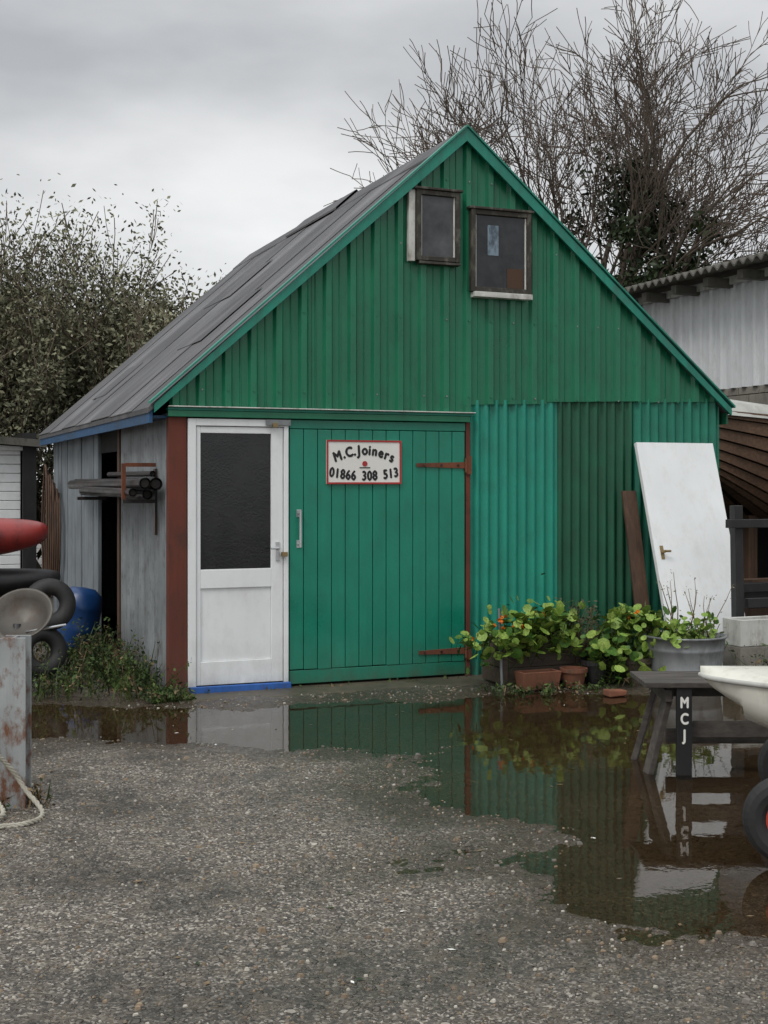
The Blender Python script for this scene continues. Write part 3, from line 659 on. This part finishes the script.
for sg in(-1,1):
    mb=MB(); cc=W_(WL_,.55*sg,.18)
    X3=Matrix((ax,Vector((0,0,1)),sdv)).transposed()
    tor=[(.137+.055*math.cos(a_),.045*math.sin(a_)) for a_ in [2*math.pi*k/12 for k in range(13)]]
    mb.revolve(cc,tor,'rubber',36,axis=X3)
    mb.revolve(cc,[(.092,-.03),(.092,.03),(.075,.03),(.075,-.03),(.092,-.03)],'redhub',30,axis=X3)
    mb.cyl(cc-sdv*.045,cc+sdv*.045,.028,'redhub')
    for k in range(8):
        a_=k*math.pi/4; d=ax*math.cos(a_)+Vector((0,0,1))*math.sin(a_); mb.beam(cc+d*.02,cc+d*.085,.02,.035,'redhub',up=sdv)
    mb.build('wheel',dg,0,False)

# ------------------------------------------------------------------ left foreground post and rope
mb=MB(); px,py_=-1.455,-3.07; yaw=Matrix.Rotation(-.35,3,'Z')
def Q(x,y,z): v=yaw@Vector((x,y,0)); return Vector((px+v.x,py_+v.y,z))
t=.012;w=.064
prof=[(-w,-w),(w,-w),(w,-w+t),(t/2,-w+t),(t/2,w-t),(w,w-t),(w,w),(-w,w),(-w,w-t),(-t/2,w-t),(-t/2,-w+t),(-w,-w+t)]
vs=[Q(x,y,z) for z in(-.05,.84) for x,y in prof]; k=12
mb.add(vs,[(i,(i+1)%k,k+(i+1)%k,k+i) for i in range(k)]+[tuple(range(k,2*k))],'post')
mb.build('steel_post',None,.002)
cr=[]
rp=[[(-2.3,-3.2,.62),(-1.9,-3.2,.36),(-1.60,-3.20,.30),(-1.50,-3.19,.22),(-1.42,-3.22,.10),(-1.36,-3.36,.02),(-1.44,-3.50,.012),(-1.60,-3.52,.015),(-1.8,-3.4,.015),(-2.2,-3.5,.015)],
    [(-2.4,-3.1,.35),(-1.9,-3.1,.20),(-1.65,-3.15,.12),(-1.55,-3.25,.05),(-1.6,-3.40,.015),(-2.1,-3.55,.012)]]
for p in rp:
    P3=[Vector(q) for q in p]; dense=[]
    for i in range(len(P3)-1):
        p0=P3[max(0,i-1)];p1=P3[i];p2=P3[i+1];p3=P3[min(len(P3)-1,i+2)]
        for j in range(12):
            t=j/12; dense.append(.5*((2*p1)+(p2-p0)*t+(2*p0-5*p1+4*p2-p3)*t*t+(3*p1-p0-3*p2+p3)*t**3))
    for ph in(0,2.09,4.19):
        cr.append(([q+Vector((math.cos(i*.9+ph),math.sin(i*.9+ph)*.5,math.sin(i*.9+ph)))*.006 for i,q in enumerate(dense)],[.0075]*len(dense)))
curve('mooring_rope',cr,'rope',None,1)
weeds('grass_tufts',lambda:(U(-1.75,-1.30),U(-3.2,-2.9),.35),110,.1,.4,1,('dead','weedd','dead'))
weeds('grass_tufts',lambda:(U(-2.4,-1.55),U(-3.0,-1.2),.4),260,.1,.5,1,('dead','weedd','dead'))
# ------------------------------------------------------------------ kayaks on rack, dish, drum
rk=empty('kayak_rack',(-1.6,.9,0)); mb=MB()
for x in(-2.3,-1.25):
    mb.beam((x,.75,0),(x,.75,1.35),.05,.05,'pipe'); mb.beam((x,1.30,0),(x,1.30,1.35),.05,.05,'pipe')
    for z in(.34,.66,.97): mb.beam((x,.70,z),(x,1.35,z),.04,.04,'pipe')
mb.build('frame',rk)
def kayak(name,x0,x1,y,z,r,mat):
    mb=MB(); n=30;m_=16; vs=[]
    for i in range(n+1):
        t=.5-.5*math.cos(math.pi*i/n); s_=max(0.02,math.sin(math.pi*t)**.30); cx=x0+(x1-x0)*t; cz=z+.05*(abs(2*t-1)**3)
        for j in range(m_):
            a_=2*math.pi*j/m_; vs.append((cx,y+math.cos(a_)*r*1.25*s_,cz+math.sin(a_)*r*s_*(1 if math.sin(a_)<0 else .85)))
    mb.add(vs,[(i*m_+j,(i+1)*m_+j,(i+1)*m_+(j+1)%m_,i*m_+(j+1)%m_) for i in range(n) for j in range(m_)],mat)
    mb.revolve(((x0+x1)/2,y,z+r*.70),[(.20,0),(.22,.04),(.20,.05),(.18,.0),(0,-.02)],'black',24,sx=1.6,sy=.9)
    mb.build(name,None,0,True)
kayak('red_kayak',-4.1,-.76,1.0,1.17,.22,'redpl'); kayak('black_kayak',-4.2,-.66,1.0,.80,.165,'black'); kayak('black_kayak',-4.1,-.80,1.0,.48,.16,'rubber')
for k,(x,y,z) in enumerate(((-.80,.62,.66),(-.86,.60,.30))):
    mb=MB(); X3=Matrix.Rotation(math.radians(80),3,'X')@Matrix.Rotation(math.radians(14*k),3,'Y')
    mb.revolve((x,y,z),[(.14+.065*math.cos(a_),.065*math.sin(a_)) for a_ in [2*math.pi*i/12 for i in range(13)]],'rubber',32,axis=X3); mb.build('rubber_fender_ring',None,0,True)
mb=MB(); Xr=Matrix.Rotation(math.radians(-24),3,'Z')@Matrix.Rotation(math.radians(48),3,'X'); c0=Vector((-1.30,-1.94,.83))
mb.revolve(c0,[(0,-.075),(.08,-.065),(.145,-.03),(.175,.012),(.186,.014),(.187,.022),(.175,.022),(.143,-.020),(.08,-.054),(0,-.064)],'bowl',40,axis=Xr)
mb.cyl((-1.34,-1.90,0),(-1.32,-1.90,.78),.022,'pipe'); mb.cyl((-1.28,-1.98,.74),(-1.06,-2.05,.78),.007,'steel')
mb.build('metal_dish_stand',None,0,True)
mb=MB(); Xr=Matrix.Rotation(math.radians(10),3,'Y')
mb.revolve((-.32,2.6,.05),[(0,0),(.16,0),(.19,.05),(.195,.18),(.20,.20),(.195,.22),(.195,.38),(.20,.40),(.195,.42),(.18,.52),(.11,.58),(0,.59)],'bluepl',28,axis=Xr)
mb.build('blue_plastic_drum',None,0,True)
ln=[]
for k in range(7):
    pts=[Vector((-.06-.02*k+.01*math.sin(9*a_/6.28),5.5+.26*math.cos(a_)+.03*k+U(-.015,.015),1.0+(.50+.05*k)*math.sin(a_)+U(-.02,.02))) for a_ in [2*math.pi*i/28 for i in range(28)]]; pts.append(pts[0])
    ln.append((pts,[.013]*29))
curve('hanging_hose_coil',ln,'brownwood',None,1)

# ------------------------------------------------------------------ left garage
ga=empty('white_garage',(-3,9,0)); mb=MB()
z=0
while z<2.05:
    mb.box((-5.0,8.66+U(0,.006),z),(-.12,8.72,z+.118),'white'); z+=.125
mb.build('slatted_door',ga,.006)
mb=MB(); mb.box((-.10,8.55,0),(.08,12,2.3),'black'); mb.box((-6.0,8.74,0),(-.11,12,2.05),'whitedirty')
mb.add([(-6.2,8.4,2.62),(.2,8.4,2.20),(.2,12.2,2.25),(-6.2,12.2,2.75),(-6.2,8.4,2.52),(.2,8.4,2.10),(.2,12.2,2.15),(-6.2,12.2,2.65)],[(0,1,2,3),(7,6,5,4),(0,4,5,1),(1,5,6,2),(3,2,6,7),(0,3,7,4)],'asb')
mb.add([(-6,8.60,2.06),(-.1,8.60,2.06),(-.1,8.60,2.11),(-6,8.60,2.50)],[(0,1,2,3)],'white')
mb.build('walls_and_roof',ga)

# ------------------------------------------------------------------ right building
rb=empty('white_clad_outbuilding',(11,5,0)); mb=MB()
q=[-1.0+k*.02 for k in range(int(11/.02)+1)]
mb.sheet(q,lambda x:2.92,lambda x:4.45,lambda x:-.045*(max(0,math.cos(2*math.pi*x/.24))**.5),'wsheet',1,plane='Y',base=9.0)
mb.build('cladding',rb)
mb=MB()
z=0;row=0
while z<2.9:
    y=-1.0-(.22 if row%2 else 0)
    while y<10: mb.box((9.0+U(0,.004),max(y,-1.0),z),(9.2,min(y+.43,10),z+.207),'block'); y+=.44
    z+=.217;row+=1
mb.box((9.02,-.99,0),(9.19,9.99,2.9),'concrete'); mb.box((9.25,-1.0,0),(14,-.9,4.4),'wsheet'); mb.box((9.25,9.9,0),(14,10,4.4),'wsheet')
mb.box((9.06,-1,2.9),(9.2,10,4.4),'wsheet')
mb.build('block_wall',rb,.004)
mb=MB(); y=-1.0
while y<10: mb.box((8.55,y,4.30),(9.3,y+.12,4.42),'asb'); y+=.75
mb.box((8.90,-1.2,4.34),(8.93,10.1,4.45),'whitedirty')
mb.build('rafter_ends',rb)
mb=MB(); ns=int(11.6/.03); vs=[]
for i in range(ns+1):
    y=-1.3+i*.03; w=.035*math.cos(2*math.pi*y/.18)
    for x,zz in((8.40,4.50),(9.6,4.72),(11.5,5.1)): vs.append((x,y,zz+w))
    for x,zz in((8.40,4.47),(9.6,4.69),(11.5,5.07)): vs.append((x,y,zz+w))
fs=[]
for i in range(ns):
    a_=i*6; b2=a_+6
    fs+=[(a_,a_+1,b2+1,b2),(a_+1,a_+2,b2+2,b2+1),(a_+3,b2+3,b2+4,a_+4),(a_+4,b2+4,b2+5,a_+5),(a_,b2,b2+3,a_+3)]
mb.add(vs,fs,'asb'); mb.add([(11.5,-1.3,5.1),(11.5,10.3,5.1),(15,10.3,4.4),(15,-1.3,4.4)],[(0,1,2,3)],'asb')
mb.build('corrugated_roof',rb)

# ------------------------------------------------------------------ clinker boat
cb=empty('clinker_wooden_boat',(7.6,2.5,1.2)); mb=MB()
npl=9; st=30; L0=Vector((5.9,1.9,0)); axb=Vector((.97,.24,0)).normalized(); sb=Vector((-axb.y,axb.x,0))
def hb(t): return 1.0*math.sin(min(1,t/.6)*math.pi/2)**.7 if t>0 else 0.0
for s_ in(-1,1):
    for p in range(npl):
        u0=p/npl;u1=(p+1)/npl; vs=[]
        for i in range(st+1):
            t=i/st
            for u,off in((u0,.0),(u1-.01,.03),(u1-.01,.0)):
                a_=u*math.pi/2; sheer=2.42-.30*math.sin(math.pi*min(1,t*1.0))*.5
                wd_=hb(t)*max(0,math.cos(a_))**.6; zz=sheer-(1.15)*math.sin(a_)**1.25*(.55+.45*min(1,t/.25))
                vs.append(L0+axb*(t*4.6+.5*u*(1-t)*.6)+sb*s_*(wd_+off)+Vector((0,0,zz)))
        mb.add(vs,[(3*i,3*i+1,3*i+4,3*i+3) for i in range(st)]+[(3*i+1,3*i+2,3*i+5,3*i+4) for i in range(st)],'clinker')
mb.build('hull_planks',cb)
mb=MB(); vs=[]
for i in range(st+1):
    t=i/st; sheer=2.42-.30*math.sin(math.pi*t)*.5
    for j in range(7):
        u=j/3-1; vs.append(L0+axb*(t*4.6)+sb*(hb(t)+.04)*u+Vector((0,0,sheer+.02+.16*(1-u*u)-(.07 if abs(u)==1 else 0))))
mb.add(vs,[(i*7+j,(i+1)*7+j,(i+1)*7+j+1,i*7+j+1) for i in range(st) for j in range(6)],'tarp'); mb.build('boat_cover',cb)
mb=MB()
for t in(1.2,3.2):
    c=L0+axb*t
    for s_ in(-1,1): mb.beam(c+sb*s_*.9,c+sb*s_*.55+Vector((0,0,1.7)),.08,.08,'brownwood')
    mb.beam(c-sb*.9+Vector((0,0,.1)),c+sb*.9+Vector((0,0,.1)),.1,.1,'brownwood'); mb.beam(c+Vector((0,0,.1)),c+Vector((0,0,1.25)),.12,.12,'brownwood')
mb.build('cradle',cb)
mb=MB()
for k in range(20):
    y=U(.6,1.3); z=.06+.09*(k%7); mb.beam((5.35+U(-.15,.2),y,z),(8.6+U(-.3,.5),y+U(-.1,.1),z+U(-.02,.02)),.16,.07,'brownwood' if R()<.6 else 'black')
mb.box((5.3,3.6,0),(9,3.7,2.2),'black')
mb.build('timber_stack')

# ------------------------------------------------------------------ trees
def tree(lines,tips,p,d,L,r,depth,maxd,spread,up,kids,rmin,dec=(.50,.74)):
    n=5 if depth<2 else 4 if depth<3 else 3; pts=[p.copy()]; rad=[r]; r1=max(rmin,r*.45)
    for i in range(n):
        d=(d+Vector((random.gauss(0,.12),random.gauss(0,.12),random.gauss(0,.09)+up*.05))).normalized()
        p=p+d*L/n; pts.append(p.copy()); rad.append(r+(r1-r)*(i+1)/n)
    lines.append((pts,rad))
    if depth>=maxd: tips.append(p); return
    for k in range(kids[depth]):
        f=U(.28,1.0) if k else 1.0; i=min(n-1,int(f*n)); b0=pts[i].lerp(pts[i+1],f*n-i if f<1 else 1)
        dd=(pts[i+1]-pts[i]).normalized(); side=dd.cross(Vector((U(-1,1),U(-1,1),U(-1,1)))).normalized()
        nd=(dd+side*spread*U(.5,1.2)+Vector((0,0,up*.18))).normalized()
        tree(lines,tips,b0,nd,L*U(*dec),max(rmin,r1*U(.6,.95)),depth+1,maxd,spread,up,kids,rmin,dec)
random.seed(21)
T0=Vector((11.55,12.5,0)); lines=[];tips=[]
lines.append(([T0,T0+Vector((-.05,0,1.5)),T0+Vector((.05,.1,3.2)),T0+Vector((.15,.1,4.8))],[.34,.29,.26,.16]))
Rr=Vector((.9272,-.3746,0)); Ff=Vector((.3746,.9272,0))
for k in range(17):
    el=math.radians([22,40,62,80,30,52,70][k%7]+U(-5,5)); sd_=(-1 if k%2 else 1)*U(.75,1); fd=U(-.65,.65)
    d=(Rr*sd_*math.cos(el)+Ff*fd*math.cos(el)+Vector((0,0,math.sin(el)))).normalized()
    tree(lines,tips,T0+Vector((0.03,.06,U(2.8,4.7))),d,U(3.0,3.5),U(.08,.13),0,4,.72,.5,[5,5,4,3],.0075,(.50,.72))
tr_=empty('bare_tree',T0); curve('branches',lines,'bark',tr_,0)
mb=MB(); pts=[]
for k in range(50):
    z=U(2.2,8.0); wd_=1.35*(1-((z-5)/4.2)**2) if z>5 else 1.35
    c=T0+Rr*(.6+random.gauss(0,.55)*max(.25,wd_))+Ff*random.gauss(0,.5)+Vector((0,0,z)); rr=U(.22,.55)
    for _ in range(200):
        v=Vector((random.gauss(0,1),random.gauss(0,1),random.gauss(0,1)))*rr*.6; pts.append(c+v)
leaves(mb,pts,.08,'ivy'); mb.build('ivy',tr_)
def shrub(x,y,h,w,seed,dens=1.0):
    random.seed(seed); base=Vector((x,y,0)); lines=[];tips=[]
    for k in range(13):
        ang=U(0,6.28); el=math.radians(U(38,86)); d=Vector((math.cos(ang)*math.cos(el)*w,math.sin(ang)*math.cos(el)*w,math.sin(el))).normalized()
        tree(lines,tips,base+Vector((U(-.5,.5),U(-.4,.4),0)),d,h*U(.36,.50),.06,0,3,.75,.8,[6,5,5],.007)
    e=empty('leafy_shrub_tree',base); curve('branches',lines,'barkd',e,0)
    mb=MB()
    for (pts,_r) in lines:
        if _r[0]>.03: continue
        for q in pts[1:]:
            if R()>dens: continue
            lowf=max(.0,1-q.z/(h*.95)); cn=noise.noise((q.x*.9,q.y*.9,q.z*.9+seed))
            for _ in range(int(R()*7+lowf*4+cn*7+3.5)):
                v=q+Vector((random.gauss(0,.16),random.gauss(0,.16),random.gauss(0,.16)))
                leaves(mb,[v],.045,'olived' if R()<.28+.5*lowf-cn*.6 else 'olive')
    mb.build('foliage',e)
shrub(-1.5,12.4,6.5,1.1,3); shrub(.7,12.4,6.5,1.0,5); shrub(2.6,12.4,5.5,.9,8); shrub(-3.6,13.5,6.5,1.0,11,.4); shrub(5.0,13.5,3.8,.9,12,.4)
random.seed(4)
mb=MB(); pts=[]
for k in range(330):
    c=Vector((U(-14,26),16+U(-.8,.8),U(.2,2.6))); rr=U(.5,.9)
    for _ in range(45): pts.append(c+Vector((random.gauss(0,.6),random.gauss(0,.5),random.gauss(0,.6)))*rr)
leaves(mb,pts,.13,'hedge'); mb.build('hedge')

# ------------------------------------------------------------------ world, sun, camera
w=bpy.data.worlds.new("World"); sc.world=w; w.use_nodes=True; nt=w.node_tree; nt.nodes.clear()
o=N(nt,'ShaderNodeOutputWorld'); mx=N(nt,'ShaderNodeMixShader'); b1=N(nt,'ShaderNodeBackground'); b2=N(nt,'ShaderNodeBackground')
sky=N(nt,'ShaderNodeTexSky',sky_type='NISHITA'); sky.sun_disc=False
SE,SA=math.radians(52),math.radians(238)
sky.sun_elevation=SE; sky.sun_rotation=SA; sky.air_density=2; sky.dust_density=4
nt.links.new(sky.outputs[0],b1.inputs[0]); b1.inputs[1].default_value=0.1
tc=N(nt,'ShaderNodeTexCoord'); sp=N(nt,'ShaderNodeSeparateXYZ'); nt.links.new(tc.outputs['Generated'],sp.inputs[0])
el=ramp(nt,sp.outputs[2],[(0.0,(.90,.91,.93,1)),(.14,(.88,.895,.91,1)),(.24,(.78,.79,.805,1)),(.36,(.66,.67,.69,1)),(.6,(.98,1.0,1.03,1)),(1.0,(1.65,1.67,1.71,1))])
mp=N(nt,'ShaderNodeMapping'); mp.inputs['Scale'].default_value=(1.8,1.8,4.8); mp.inputs['Location'].default_value=(.35,.2,.1); nt.links.new(tc.outputs['Generated'],mp.inputs[0])
n1=noise_t(nt,mp.outputs[0],1.7,6,.48)
cl=mixc(nt,1.0,el,ramp(nt,n1,[(.32,(.66,.67,.69,1)),(.50,(.90,.905,.91,1)),(.66,(1.12,1.12,1.11,1))]),'MULTIPLY')
nt.links.new(cl,b2.inputs[0]); b2.inputs[1].default_value=1.0
mx.inputs[0].default_value=.95; nt.links.new(b1.outputs[0],mx.inputs[1]); nt.links.new(b2.outputs[0],mx.inputs[2]); nt.links.new(mx.outputs[0],o.inputs[0])
sl=bpy.data.lights.new('sun','SUN'); sl.energy=1.2; sl.angle=math.radians(20); sl.color=(1,.97,.93)
so=bpy.data.objects.new('sun',sl); sc.collection.objects.link(so)
dirv=Vector((math.sin(SA)*math.cos(SE),math.cos(SA)*math.cos(SE),math.sin(SE)))
so.rotation_euler=dirv.to_track_quat('Z','Y').to_euler(); so.location=(-5,-8,12)
cd=bpy.data.cameras.new('camera'); co_=bpy.data.objects.new('camera',cd); sc.collection.objects.link(co_)
co_.location=(-2.18,-9.77,1.60); co_.rotation_euler=(math.pi/2,0,-math.atan2(.3746,.9272))
cd.sensor_fit='VERTICAL'; cd.sensor_height=24; cd.sensor_width=18; cd.lens=1300/1024*24; cd.shift_y=-28/1024; cd.clip_end=2000; cd.clip_start=.05
sc.camera=co_
sc.view_settings.view_transform='Standard'; sc.view_settings.look='None'; sc.view_settings.exposure=0; sc.view_settings.gamma=1
